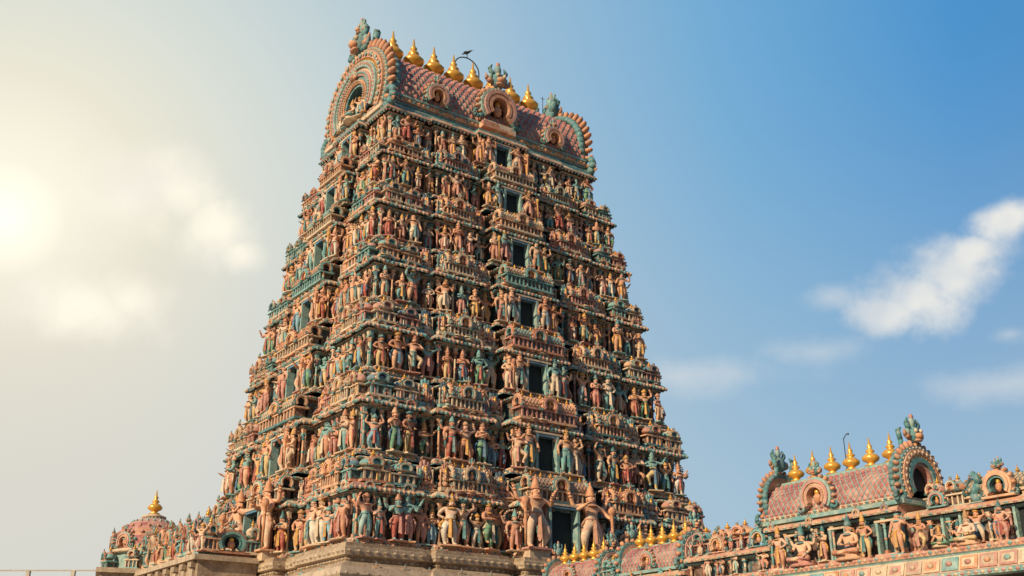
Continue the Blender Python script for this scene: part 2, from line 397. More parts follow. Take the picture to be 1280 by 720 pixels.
F.append(figure('deity_figure_blessing', [(-1, (.19, -.02, .66), (.17, -.13, .77)), (1, (.23, .02, .66), (.12, -.05, .57))], legs_std(.07, pel=(.02, 0, .52), bend=.03), pel=(.02, 0, .52), lean=-.01))
F.append(figure('deity_figure_arms_raised', [(-1, (.23, -.01, .86), (.17, -.03, 1.02)), (1, (.23, -.01, .84), (.19, -.02, 1.0))], legs_std(.08, bend=.05), crown=3))
F.append(figure('deity_figure_praying', [(-1, (.17, -.04, .65), (.025, -.14, .72)), (1, (.17, -.04, .65), (.025, -.14, .72))], legs_std(.06), crown=1))
F.append(figure('deity_figure_dancing', [(-1, (.24, -.02, .74), (.30, -.08, .88)), (1, (.2, -.05, .66), (.04, -.14, .66))],
                [(-1, (-.07, -.03, .28), (-.05, .0, .06), (-.07, -.07, .03)), (1, (.19, -.1, .36), (.1, -.05, .17), (.13, -.11, .14))], pel=(-.02, 0, .52), lean=.02))
F.append(figure('deity_figure_four_armed', [(-1, (.2, -.02, .67), (.2, -.14, .74)), (1, (.2, .0, .66), (.21, -.05, .5)), (-1, (.22, .05, .76), (.29, .02, .92)), (1, (.22, .05, .76), (.29, .02, .92))], legs_std(.07), crown=1, halo=1))
F.append(figure('attendant_figure', [(-1, (.18, 0, .64), (.2, -.05, .49)), (1, (.22, -.02, .7), (.2, -.1, .86))], legs_std(.06, pel=(-.02, 0, .52), bend=.02), pel=(-.02, 0, .52), lean=.015, crown=2))
F.append(figure('attendant_figure_hands_low', [(-1, (.2, .0, .66), (.1, -.09, .58)), (1, (.2, 0, .66), (.08, -.1, .62))], legs_std(.065), crown=3))
GA = [(-1, (.22, -.03, .68), (.24, -.12, .58)), (1, (.23, -.02, .70), (.15, -.14, .80)), (-1, (.24, .05, .77), (.31, .02, .95)), (1, (.24, .05, .77), (.31, .02, .95))]
GUARD = figure('guardian_figure', GA, legs_std(.09, bend=.05), crown=1, club=1, halo=1)
HERO = figure('door_guardian_figure', GA, legs_std(.09, bend=.05), crown=1, club=1, SK='hero_skin', CL='hero_cloth', CR='orange', SA='terra')
SEAT = []
for nm, ar in (('seated_deity', [(-1, (.19, -.04, .66), (.16, -.15, .74)), (1, (.2, -.04, .64), (.19, -.2, .56))]), ('seated_sage', [(-1, (.18, -.05, .64), (.06, -.15, .62)), (1, (.18, -.05, .64), (.06, -.15, .62))]),
               ('seated_deity_four_armed', [(-1, (.19, -.04, .66), (.17, -.15, .72)), (1, (.2, -.04, .64), (.19, -.2, .54)), (-1, (.22, .05, .76), (.28, .02, .93)), (1, (.22, .05, .76), (.28, .02, .93))])):
    SEAT.append(figure(nm, ar, [(-1, (-.24, -.16, .16), (-.03, -.24, .13), (.05, -.24, .125)), (1, (.24, -.16, .16), (.04, -.2, .16), (-.05, -.26, .14))], pel=(0, 0, .19), up=1, halo=(nm != 'seated_sage'), crown=1))
def put_fig(par, M, h, kinds=None, mir=True):
    me = R.choice(kinds or F)
    place(me, par, M @ RZ(R.uniform(-.45, .45)) @ S(h * (-1 if mir and R.random() < .5 else 1) * R.uniform(1.1, 1.35), h * 1.3, h), me.name + '_statue')
# ------------------------------------------------------------------ gopuram
G = empty('temple_gopuram_tower', (-4.14, 75.98, 0), rad(35.8))
PC = .3
SEGF = [(-1, -.74, .3), (-.74, -.62, 0), (-.62, -.33, .5), (-.33, -.2, 0), (-.2, .2, 1.0), (.2, .33, 0), (.33, .62, .5), (.62, .74, 0), (.74, 1, .3)]
SEGS = [(-1, -.56, .3), (-.56, -.32, 0), (-.32, .32, .8), (.32, .56, 0), (.56, 1, .3)]
def sides(hw, hd):
    return [(0, hw, hd, SEGF), (math.pi / 2, hd, hw, SEGS), (math.pi, hw, hd, SEGF), (-math.pi / 2, hd, hw, SEGS)]
def footprint(hw, hd):
    pts = []
    for rot, h, d, segs in sides(hw, hd):
        c, s_ = round(math.cos(rot)), round(math.sin(rot)); lp = [(-(h + PC), -(d + PC))]
        for i, (a, b, p) in enumerate(segs[:-1]):
            q = segs[i + 1][2]; lp += [(b * h, -(d + p)), (b * h, -(d + q))]
        pts += [(x * c - y * s_, x * s_ + y * c) for x, y in lp]
    return pts
def offs(pts, o):
    n = len(pts); r = []
    for i in range(n):
        p0, p1, p2 = pts[i - 1], pts[i], pts[(i + 1) % n]
        def nr(a, b):
            dx, dy = b[0] - a[0], b[1] - a[1]; l = math.hypot(dx, dy); return dy / l, -dx / l
        a, b = nr(p0, p1), nr(p1, p2)
        r.append((p1[0] + (a[0] + b[0]) * o, p1[1] + (a[1] + b[1]) * o))
    return r
def loft(mb, pts, prof, cap=True):
    n = len(pts); vs = []; fs = []; ms = []
    for o, z, m in prof: vs += [(x, y, z) for x, y in offs(pts, o)]
    for j in range(len(prof) - 1):
        for i in range(n):
            k = (i + 1) % n; fs.append((j * n + i, j * n + k, (j + 1) * n + k, (j + 1) * n + i)); ms.append(prof[j][2])
    if cap: fs.append(tuple((len(prof) - 1) * n + i for i in range(n))); ms.append('ledge')
    mb.add(vs, fs, ms)
def dentils(mb, pts, o, z, h, sp, mats, d=.1, w=.6):
    q = offs(pts, o); n = len(q); k0 = 0
    for i in range(n):
        a = Vector((*q[i], z)); b = Vector((*q[(i + 1) % n], z)); L = (b - a).length
        if L < sp: continue
        k = int(L / sp); t = (b - a).normalized(); ang = math.atan2(t.y, t.x)
        for j in range(k):
            c = a + t * (L * (j + .5) / k); k0 += 1
            m0 = mb.M; mb.M = m0 @ T(c) @ RZ(ang)
            mb.octa((0, 0, 0), (sp * w * .6, d, h), mats[k0 % len(mats)]); mb.M = m0
ZS = [10.0, 15.2, 20.5, 25.4, 30.1, 34.6, 38.7, 42.0]
body = MB()
for ti in range(7):
    z0 = ZS[ti]; h = ZS[ti + 1] - z0; zt = (z0 + .3 * h - 10) / 32
    hw = 13.2 - 4.35 * zt; hd = 10.8 - 6.2 * zt
    if ti == 6: hw, hd = 8.75, 4.5
    pts = footprint(hw, hd)
    w0, w1 = .075, .55
    if ti == 6: w1 = .74
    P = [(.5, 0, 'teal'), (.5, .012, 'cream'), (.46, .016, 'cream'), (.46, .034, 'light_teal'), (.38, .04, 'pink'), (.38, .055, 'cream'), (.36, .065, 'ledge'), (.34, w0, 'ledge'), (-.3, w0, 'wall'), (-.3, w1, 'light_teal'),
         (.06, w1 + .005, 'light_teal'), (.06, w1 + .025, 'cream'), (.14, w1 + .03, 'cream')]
    if ti < 6:
        P += [(.16, w1 + .035, 'dark'), (.42, w1 + .04, 'light_teal'), (.5, w1 + .046, 'light_teal'), (.5, w1 + .062, 'ledge'), (.42, w1 + .09, 'ledge'), (.26, w1 + .115, 'ledge'), (.06, w1 + .125, 'teal'),  # near-black cornice underside, shade put into the colour
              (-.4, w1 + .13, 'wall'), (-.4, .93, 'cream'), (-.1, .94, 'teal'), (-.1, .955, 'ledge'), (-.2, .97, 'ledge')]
    else:
        P += [(.2, .79, 'dark'), (.55, .80, 'light_teal'), (.62, .82, 'terra'), (.55, .86, 'ledge'), (.4, .92, 'teal'), (.4, .97, 'ledge'), (.2, 1.0, 'ledge')]  # eave underside painted near-black as shade
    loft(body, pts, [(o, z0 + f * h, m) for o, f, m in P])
    dentils(body, pts, .5, z0 + .026 * h, .08, .34, ['cream', 'terra', 'teal', 'pink', 'orange'])
    dentils(body, pts, .39, z0 + .05 * h, .09, .27, ['orange', 'cream', 'teal'])
    dentils(body, pts, .49, z0 + (w1 + .055) * h, .13, .3, ['light_teal', 'pink', 'cream', 'terra', 'teal'], d=.13, w=.75)
    dentils(body, pts, .1, z0 + (w1 + .015) * h, .07, .3, ['pink', 'cream', 'teal'])
    if ti < 6:
        dentils(body, pts, -.07, z0 + .948 * h, .08, .3, ['pink', 'teal', 'cream', 'orange'])
    for si, (rot, hl, d, segs) in enumerate(sides(hw, hd)):
        back = si == 2
        RM = RZ(rot)
        for a, b, p in segs:
            x0, x1 = a * hl, b * hl
            if a == -1: x0 -= PC
            if b == 1: x1 += PC
            Ls = x1 - x0; xc = (x0 + x1) / 2; y = -(d + p); zb = z0 + w0 * h; wh = (w1 - w0) * h
            ctr = a < 0 < b
            n = max(2, round(Ls / .62))
            for i in range(n + 1):
                x = x0 + .1 + (Ls - .2) * i / n
                if ctr and abs(x) < .75: continue
                place(PIL, G, RM @ T((x, y + .02, zb)) @ S(1.5, 1.4, wh), 'pilaster')
            if ti < 6 and not back:
                n = max(1, round(Ls / 1.3))
                for i in range(n):
                    x = x0 + Ls * (i + .5) / n
                    place(KUDU_S, G, RM @ T((x, y - .34, z0 + (w1 + .03) * h)) @ S(.30 + .12 * R.random()), 'cornice_kudu')
            if ctr:   # doorway
                dw = (.98 if ti == 0 else .76 - .03 * ti); dh = wh * .97 * (1.2 if ti == 0 else 1)
                body.M = RM @ T((0, y, zb))
                yo = .45 if ti == 0 else 0
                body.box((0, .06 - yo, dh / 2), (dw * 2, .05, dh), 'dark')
                for s_ in (-1, 1):
                    body.box((s_ * (dw + .1), -.2 - yo * .8, dh / 2), (.18, .52 + yo, dh), 'light_teal'); body.box((s_ * (dw + .27), -.14 - yo * .7, dh / 2), (.12, .3 + yo, dh), 'pink')
                body.box((0, -.2 - yo * .8, dh - .08), (dw * 2 + .02, .5 + yo, .16), 'blue'); body.box((0, -.24 - yo * .8, dh + .06), (dw * 2 + .9, .5 + yo, .12), 'cream')
                body.box((0, -.22 - yo, .05), (dw * 2, .5, .1), 'stone')
                if ti == 0:
                    for s_ in (-1, 1): body.box((s_ * (dw + 1.1), -.75, -.2), (1.5, 1.1, .5), 'cream'); body.box((s_ * (dw + 1.1), -.75, .08), (1.6, 1.2, .1), 'terra')
                body.M = Matrix.Identity(4)
            if not back:
                if ctr:
                    for s_ in (-1, 1):
                        if ti == 0:
                            place(HERO, G, RM @ T((s_ * (dw + 1.15), y - .95, zb + .12)) @ S(-s_ * 5.0, 4.6, 3.75), 'guardian_statue')
                            put_fig(G, RM @ T((s_ * (dw + 2.3), y - .4, zb)), wh * .85)
                        elif Ls / 2 > dw + 1.0:
                            place(R.choice([GUARD, F[4], HERO]), G, RM @ T((s_ * (dw + .75), y - .42, zb)) @ S(-s_ * wh * 1.3, wh * 1.25, wh * 1.08), 'guardian_statue')
                            put_fig(G, RM @ T((s_ * (dw + 1.5), y - .34, zb)), wh * .92)
                        else:
                            put_fig(G, RM @ T((s_ * (dw + .55), y - .34, zb)), wh * .95)
                else:
                    n = max(1, round(Ls / (1.02 if ti < 4 else .92)))
                    for i in range(n):
                        x = x0 + Ls * (i + .5) / n + R.uniform(-.14, .14)
                        put_fig(G, RM @ T((x, y - .28 - R.random() * .18, zb)), wh * R.uniform(.74, 1.08))
            if ti < 6:
                zh = z0 + (w1 + .125) * h; hh = (.93 - w1 - .125) * h; y2 = y - .08
                if ctr: place(SHALA_L, G, RM @ T((0, y2 - .1, zh)) @ S(Ls / 3.5, 1.2, hh / 1.08), 'barrel_shrine')
                elif b - a < .2 or p == 0:
                    place(FAN, G, RM @ T((xc, y2 + .1, zh)) @ S(min(.8, Ls * .5), .9, hh / 1.25), 'serpent_hood_niche')
                elif abs(a) == 1 or abs(b) == 1:
                    if Ls > 4.0:
                        place(SHALA, G, RM @ T((xc, y2, zh)) @ S(Ls * .24, 1.1, hh / 1.1), 'barrel_shrine')
                        for s_ in (-1, 1):
                            place(KUTA, G, RM @ T((xc + s_ * (Ls / 2 - .55), y2 + .05, zh)) @ S(1.05, 1.05, hh / 1.15), 'corner_shrine')
                            place(FAN, G, RM @ T((xc + s_ * Ls * .3, y2 + .1, zh)) @ S(.4, .8, hh / 1.4), 'serpent_hood_niche')
                    else:
                        k = 2 if Ls > 2.2 else 1
                        for i in range(k): place(KUTA, G, RM @ T((x0 + Ls * (i + .5) / k, y2, zh)) @ S(Ls / k * .9, 1.1, hh / (1.12 if i == 0 else 1.25)), 'corner_shrine')
                else:
                    place(SHALA, G, RM @ T((xc, y2, zh)) @ S(Ls * .34, 1.15, hh / 1.1), 'barrel_shrine')
                    for s_ in (-1, 1): place(FAN, G, RM @ T((xc + s_ * Ls * .42, y2 + .1, zh)) @ S(.48, .8, hh / 1.35), 'serpent_hood_niche')
                if not back:
                    n = max(1, int(Ls / .72))
                    for i in range(n):
                        if R.random() < .62:
                            x = x0 + Ls * (i + .5) / n
                            put_fig(G, RM @ T((x, y - .32, zh - .08)), hh * R.uniform(.6, 1.0), F if R.random() < .6 else SEAT)
# stone base
hw, hd = 13.6, 11.3
pts = footprint(hw, hd)
SB = [(.9, 0, 'stone'), (.9, .8, 'stone'), (.6, .9, 'stone'), (.6, 1.6, 'stone'), (.2, 1.8, 'stone'), (.0, 2.2, 'stone'), (0, 7.6, 'stone_pale'), (.2, 7.65, 'stone'), (.2, 8.0, 'stone'), (.3, 8.05, 'stone'), (.95, 8.1, 'stone_pale'), (1.05, 8.3, 'stone_pale'),
      (.9, 8.7, 'stone'), (.45, 9.0, 'stone'), (.3, 9.02, 'stone'), (.3, 9.3, 'stone_pale'), (.55, 9.35, 'stone_pale'), (.6, 9.75, 'stone'), (.5, 9.8, 'stone'), (.5, 9.99, 'stone')]
loft(body, pts, SB)
dentils(body, pts, .58, 9.55, .12, .5, ['stone_pale', 'stone'], w=.8)
dentils(body, pts, .3, 7.85, .15, .45, ['stone'], w=.8)
dentils(body, pts, .34, 9.15, .1, .35, ['stone', 'stone_pale'], w=.8)
dentils(body, pts, .98, 8.35, .12, .6, ['stone', 'stone_pale'], w=.7)
for si, (rot, hl, d, segs) in enumerate(sides(hw, hd)):
    for a, b, p in segs:
        x0, x1 = a * hl, b * hl; Ls = x1 - x0; n = max(1, round(Ls / 1.4))
        for i in range(n + 1):
            body.M = RZ(rot) @ T((x0 + .3 + (Ls - .6) * i / n, -(d + p) - .08, 0)); body.box((0, 0, 4.9), (.36, .3, 5.3), 'stone_pale'); body.box((0, -.03, 7.3), (.6, .4, .35), 'stone', 1.3)
        n = max(1, round(Ls / 2.2))
        if si != 2:
            for i in range(n): place(KUDU_S, G, RZ(rot) @ T((x0 + Ls * (i + .5) / n, -(d + p) - .8, 8.3)) @ S(.3), 'cornice_kudu')
body.M = Matrix.Identity(4)
body.M = T((0, -12.35, 0)); body.box((0, -.1, 3.4), (3.6, .2, 6.4), 'dark'); [body.box((s_ * 2.0, -.2, 3.4), (.5, .6, 6.6), 'stone') for s_ in (-1, 1)]; body.box((0, -.2, 6.85), (5, .7, .5), 'stone'); body.M = Matrix.Identity(4)
place(body.mesh('tower_body'), G, Matrix.Identity(4), 'tower_body')
# ------------------------------------------------------------------ tower roof
roof = MB(); ZR = 42.0; RH = 8.9
prof = [(4.5, .2), (4.8, .9), (4.85, 1.8), (4.65, 2.8), (4.2, 3.8), (3.45, 4.8), (2.5, 5.6), (1.45, 6.2), (.7, 6.5)]
roof.box((0, 0, ZR + .12), (18.4, 9.7, .24), 'light_teal')
barrel(roof, -RH, RH, 0, ZR, prof, .42)
for z, o, m in ((.45, .14, 'teal'), (.75, .1, 'cream'), (1.0, .12, 'light_teal')):
    yy, zz, ny, nz = surf(prof, z - .2)
    for s_ in (-1, 1): roof.box((0, s_ * (yy + .05), ZR + z), (2 * RH, .25, .16 if m != 'cream' else .26), m)
for i in range(46):
    x = -RH + 2 * RH * (i + .5) / 46
    roof.octa((x, -4.92, ZR + .75), (.17, .16, .13), ('terra', 'teal', 'orange')[i % 3])
roof.box((0, 0, ZR + 6.62), (2 * RH, 1.5, .35), 'pink'); roof.box((0, 0, ZR + 6.88), (2 * RH, 1.1, .18), 'light_teal')
for i in range(50):
    x = -RH + 2 * RH * (i + .5) / 50; roof.octa((x, -.78, ZR + 6.62), (.15, .1, .13), ('cream', 'teal')[i % 2])
for i in range(8): finial(roof, -6.5 + i * 1.9, 0, ZR + 6.95, 3.0, n=14)
BB = [(1.0, .93, 'teal', .7), (.93, .80, 'terra', .95), (.80, .74, 'cream', .8), (.74, .63, 'light_teal', 1.05), (.63, .57, 'cream', .85), (.57, .47, 'pink', 1.0), (.47, .40, 'teal', .85), (.40, .33, 'orange', .95), (.33, .28, 'teal', .8)]
GR = 4.2; GZ = 2.4
for s_ in (-1, 1):
    roof.M = T((s_ * (RH - .1), 0, 0)) @ RZ(s_ * math.pi / 2)
    kudu(roof, (0, ZR + GZ), GR, 0, .85, BB, petals=27, N=44, sx=1.12, kf=0, beads=46, face=False, a0=-32, scroll=.0)
    for i in range(34):
        a = rad(-30) + rad(240) * (i + .5) / 34
        for rr, mt, sz in ((.865, 'cream', .13), (.685, 'pink', .14), (.52, 'light_teal', .12), (.365, 'cream', .08)):
            roof.octa((GR * rr * math.cos(a) * 1.12, -.9, ZR + GZ + GR * rr * math.sin(a)), (sz, .14, sz * 1.3), mt)
        if i % 2:
            roof.ell((GR * .865 * math.cos(a) * 1.12, -.88, ZR + GZ + GR * .865 * math.sin(a)), (.2, .1, .2), 'light_teal', 6, 4)
    kirti(roof, (0, ZR + 7.5), 1.4, -.5); kirti(roof, (0, ZR + 8.9), .75, -.5, 'light_teal')
    kirti(roof, (0, ZR + 4.4), .5, -.9, 'orange')
    for q in (-1, 1):
        pt_ = []; rs_ = []
        for j in range(13):
            t = -1.7 + j * .55; k = .95 - .06 * j
            pt_.append((q * (4.65 + k * math.cos(t)), -.4, ZR + .75 + k * math.sin(t))); rs_.append(.36 - .02 * j)
        roof.path(pt_, rs_, 7, 'teal'); roof.path([(q * 4.2, -.4, ZR + .1), pt_[0]], [.4, .36], 7, 'teal')
        pt_ = []; rs_ = []
        for j in range(15):
            a = rad(-18 + j * 7); pt_.append((q * GR * 1.0 * 1.12 * math.cos(a), .2, ZR + GZ + GR * 1.0 * math.sin(a))); rs_.append(.34 - .008 * j)
        pt_ += [(q * 1.0, .2, ZR + 7.3), (q * 1.3, .2, ZR + 8.2), (q * .9, .2, ZR + 8.7)]; rs_ += [.26, .3, .1]
        roof.path(pt_, rs_, 7, 'teal')
        for j in range(5): roof.octa((q * (5.1 + .12 * j), -.5, ZR + 1.5 - .35 * j), (.3, .16, .18), ('terra', 'orange')[j % 2])
        roof.path([(q * .7, -.6, ZR + 6.7), (q * 1.4, -.6, ZR + 6.8), (q * 1.5, -.6, ZR + 7.4)], [.3, .22, .06], 6, 'teal')
    roof.box((0, -.3, ZR + .1), (9.0, 1.0, .3), 'cream'); roof.box((0, -.3, ZR + .42), (8.4, .8, .3), 'terra')
    for q in range(9): roof.octa(((q - 4) * .9, -.75, ZR + .42), (.3, .12, .13), ('light_teal', 'cream')[q % 2])
roof.M = Matrix.Identity(4)
B3 = [(1.0, .86, 'light_teal', .8), (.86, .7, 'pink', 1.0), (.7, .6, 'cream', .85), (.6, .46, 'terra', 1.0)]
roof.M = T((0, -4.6, 0)); kudu(roof, (0, ZR + 2.5), 1.7, -.2, .9, B3, petals=15, N=26, kf=.66, beads=24, scroll=.9)
roof.box((0, -.5, ZR + .8), (3.0, .8, .5), 'ledge'); roof.box((0, -.5, ZR + 1.12), (2.7, .7, .14), 'cream')
for q in (-1, 1): roof.box((q * 1.2, .4, ZR + 2.3), (.5, 1.6, 2.0), 'terra')
for x in (-5.4, 5.4): kudu(roof, (x, ZR + 1.75), 1.0, -.3, .6, B3, petals=11, N=18, kf=.4, beads=14, scroll=.8)
roof.M = Matrix.Identity(4)
place(roof.mesh('barrel_roof'), G, Matrix.Identity(4), 'barrel_roof')
for s_ in (-1, 1):
    for q, z, hh in ((-1.9, .6, 1.3), (-1.1, .6, 1.5), (0, .6, 2.3), (1.1, .6, 1.5), (1.9, .6, 1.3)): put_fig(G, RZ(s_ * math.pi / 2) @ T((q, -(RH + .75), ZR + z)), hh, SEAT if q == 0 else F)
rg = MB(); pts_ = []
for i in range(17):
    a = math.pi * i / 16; pts_.append((1.2 * -math.cos(a), 0, 2.4 + 1.1 * math.sin(a)))
pts_ = [(-1.2, 0, 0)] + pts_ + [(1.2, 0, 0)]
rg.path(pts_, [.055] * len(pts_), 5, 'iron'); rg.tube((0, 0, 3.5), (0, 0, 3.8), .04, .04, 5, 'iron')
W = place(rg.mesh('arched_lamp_frame'), G, T((.7, .3, ZR + 6.9)), 'arched_frame')
rr = MB()
for x, hh in ((7.3, 2.6), (8.6, 2.9)):
    rr.tube((x, .3, ZR + 6.4), (x, .3, ZR + 6.6 + hh), .04, .03, 5, 'iron'); rr.tube((x - .2, .3, ZR + 6.4 + hh), (x + .2, .3, ZR + 6.4 + hh), .03, .03, 4, 'iron')
place(rr.mesh('lightning_rods'), G, Matrix.Identity(4), 'lightning_rods')
bd = MB(); bvs, bfs = skin([((0, 0, .16), .085), ((.12, 0, .20), .07), ((.2, 0, .27), .045), ((.26, 0, .30), .045), ((-.14, 0, .11), .055), ((-.3, 0, .04), .03)], [(0, 1), (1, 2), (2, 3), (0, 4), (4, 5)])
bd.add(bvs, bfs, 'iron', True); bd.tube((.28, 0, .3), (.38, 0, .28), .018, .004, 5, 'dark')
for s_ in (-1, 1):
    bd.path([(0, s_ * .03, .12), (.02, s_ * .035, .04), (.0, s_ * .035, 0)], [.015, .01, .008], 4, 'dark'); bd.ell((-.06, s_ * .06, .15), (.17, .02, .06), 'dark', 7, 4)
bird = place(bd.mesh('bird_body'), None, T((0, 0, 0)), 'bird')
ca, sa = math.cos(rad(35.8)), math.sin(rad(35.8))
bird.location = (-4.14 + .7 * ca - .3 * sa, 75.98 + .7 * sa + .3 * ca, ZR + 6.9 + 3.8); bird.scale = (1.5,) * 3
# ------------------------------------------------------------------ entrance hall with pavilion, right
H = empty('temple_entrance_hall', (14, 40, 0), rad(-54.2))
hb = MB()
X0, X1 = -24.0, 14.0
def strip(mb, x0, x1, prof, y1):
    vs = []; fs = []; ms = []
    for y, z, m in prof: vs += [(x0, y, z), (x1, y, z)]
    for i in range(len(prof) - 1): fs.append((2 * i, 2 * i + 1, 2 * i + 3, 2 * i + 2)); ms.append(prof[i][2])
    mb.add(vs, fs, ms)
    n = len(prof)
    for e, x in ((0, x0), (1, x1)):
        mb.add([(x, y, z) for y, z, m in prof] + [(x, y1, prof[-1][1]), (x, y1, prof[0][1])], [tuple(range(n + 2))], prof[0][2])
strip(hb, X0, X1, [(.9, 0, 'stone'), (.9, 5.4, 'stone_pale'), (.75, 5.45, 'stone'), (.75, 5.8, 'dark'), (.2, 5.9, 'light_teal'), (.0, 5.95, 'light_teal'), (0, 6.12, 'pink'), (.12, 6.16, 'cream'), (.3, 6.7, 'light_teal'), (.28, 6.75, 'light_teal'), (.22, 6.8, 'terra'), (.22, 6.98, 'stone'), (2.0, 7.0, 'stone'), (8, 7.0, 'stone')], 8)  # near-black band under the eave is painted shade
PM = ['cream', 'light_teal', 'pink', 'stone_pale', 'orange', 'cream', 'cream', 'pink']
nP = 52
for i in range(nP):
    x = X0 + (X1 - X0) * (i + .5) / nP; w = (X1 - X0) / nP * .9
    a, b = (.115, 6.2), (.275, 6.66)
    vs = [(x - w / 2, a[0] - .03, a[1]), (x + w / 2, a[0] - .03, a[1]), (x + w / 2, b[0] - .03, b[1]), (x - w / 2, b[0] - .03, b[1]), (x - w * .35, .08, 6.28), (x + w * .35, .08, 6.28), (x + w * .35, .17, 6.58), (x - w * .35, .17, 6.58)]
    hb.add(vs, [(0, 1, 5, 4), (1, 2, 6, 5), (2, 3, 7, 6), (3, 0, 4, 7)], PM[(i * 3) % 8]); hb.add(vs, [(4, 5, 6, 7)], PM[(i * 5 + 2) % 8])
    hb.ell((x, .10, 6.43), (w * .2, .06, .1), PM[(i * 5 + 3) % 8], 6, 4)
for i in range(150):
    x = X0 + (X1 - X0) * (i + .5) / 150; hb.octa((x, .2, 6.9), (.1, .07, .09), ('light_teal', 'cream', 'pink')[i % 3]); hb.octa((x, -.02, 6.03), (.1, .06, .08), ('pink', 'cream')[i % 2])
for i in range(20):
    x = X0 + 1 + i * 1.9; hb.box((x, .8, 2.7), (.4, .3, 5.4), 'stone_pale')
def gallery(x0, x1, y, ztop, depth, figs=True, fh=1.45, sp=.8):
    zb = 7.0
    strip(hb, x0, x1, [(y - .25, zb, 'pink'), (y - .25, zb + .08, 'cream'), (y - .2, zb + .1, 'pink'), (y - .2, zb + .16, 'ledge'), (y + .15, zb + .17, 'wall'), (y + .15, ztop - .4, 'light_teal'), (y - .08, ztop - .38, 'light_teal'), (y - .08, ztop - .3, 'dark'),  # near-black cornice soffit, its shade painted in
                        (y - .32, ztop - .28, 'cream'), (y - .36, ztop - .2, 'terra'), (y - .3, ztop - .1, 'ledge'), (y - .1, ztop - .02, 'cream'), (y - .1, ztop, 'ledge'), (y + depth, ztop + .001, 'ledge')], y + depth)
    n = max(1, round((x1 - x0) / .33))
    for i in range(n): hb.octa((x0 + (x1 - x0) * (i + .5) / n, y - .34, ztop - .23), (.12, .06, .07), ('light_teal', 'pink', 'cream')[i % 3])
    n = max(1, round((x1 - x0) / sp))
    for i in range(n + 1):
        x = x0 + .1 + (x1 - x0 - .2) * i / n
        place(PIL, H, T((x, y + .0, zb + .17)) @ S(1.1, 1.1, ztop - .57 - zb), 'pilaster')
        if figs and i < n and R.random() < .7:
            put_fig(H, T((x + (x1 - x0) / n / 2, y - .17, zb + .16)), fh * R.uniform(.8, 1) / 1.15, F if R.random() < .75 else SEAT)
PX0, PX1 = -7.2, .1
gallery(PX0 + .4, PX1 - .3, 1.0, 8.9, 2.6, True, 1.6, .85)
gallery(PX1 - .3, X1, 1.3, 8.6, 2.0, True, 1.35)
gallery(-11.9, PX0 + .4, 1.3, 8.2, 2.0, True, 1.1)
gallery(-23.5, -11.9, 1.3, 7.7, 2.4, True, .8, .7)
for x in (-5.4, -3.2, -1.0, 1.6, 4.4, 6.8):
    yy = .99 if x < PX1 else 1.29
    hb.box((x, yy + .12, 7.75), (.62, .06, 1.2), 'dark')
    for s_ in (-1, 1): hb.box((x + s_ * .36, yy - .02, 7.75), (.1, .22, 1.2), 'light_teal')
    hb.box((x, yy - .05, 8.38), (.9, .16, .08), 'cream')
PZ = 8.9; pr = [(1.2, .05), (1.36, .35), (1.36, .7), (1.2, 1.1), (.85, 1.5), (.45, 1.72), (.2, 1.8)]
pcx = 2.15
barrel(hb, PX0 + .3, PX1 - .2, pcx, PZ, pr, .2)
hb.box(((PX0 + PX1) / 2, pcx, PZ + .08), (PX1 - PX0, 2.9, .16), 'light_teal'); hb.box(((PX0 + PX1) / 2, pcx, PZ + .25), (PX1 - PX0 - .4, 2.75, .12), 'cream')
for i in range(25): hb.octa((PX0 + .3 + i * .28, pcx - 1.4, PZ + .25), (.11, .08, .08), ('terra', 'light_teal', 'pink')[i % 3])
hb.box(((PX0 + PX1) / 2, pcx, PZ + 1.84), (PX1 - PX0 - .4, .42, .16), 'light_teal')
for i in range(6): finial(hb, PX0 + 1.2 + i * .96, pcx, PZ + 1.9, 1.2, n=14)
for s_, xx in ((-1, PX0 + .45), (1, PX1 - .35)):
    hb.M = T((xx, pcx, 0)) @ RZ(s_ * math.pi / 2)
    kudu(hb, (0, PZ + .98), 1.36, 0, .36, [(1.0, .9, 'teal', .8), (.9, .74, 'terra', 1.0), (.74, .66, 'cream', .85), (.66, .52, 'teal', 1.0), (.52, .42, 'pink', .8)], petals=21, N=28, kf=.42, beads=26, face=False, scroll=.8)
    for i in range(18):
        a = rad(-30) + rad(240) * (i + .5) / 18; hb.octa((1.36 * .82 * math.cos(a), -.37, PZ + .98 + 1.36 * .82 * math.sin(a)), (.06, .06, .08), 'cream')
    for q in (-1, 1):
        pt_ = []; rs_ = []
        for j in range(12):
            a = rad(-30 + j * 9); pt_.append((q * 1.38 * math.cos(a), .1, PZ + .98 + 1.38 * math.sin(a))); rs_.append(.13 - .003 * j)
        pt_ += [(q * .5, .1, PZ + 2.6), (q * .6, .1, PZ + 2.95), (q * .4, .1, PZ + 3.1)]; rs_ += [.1, .1, .03]
        hb.path(pt_, rs_, 7, 'teal')
hb.M = Matrix.Identity(4)
kudu(hb, ((PX0 + PX1) / 2 - .3, PZ + .8), .78, pcx - 1.3, .4, B3, petals=13, N=20, kf=.42, beads=18, scroll=.8)
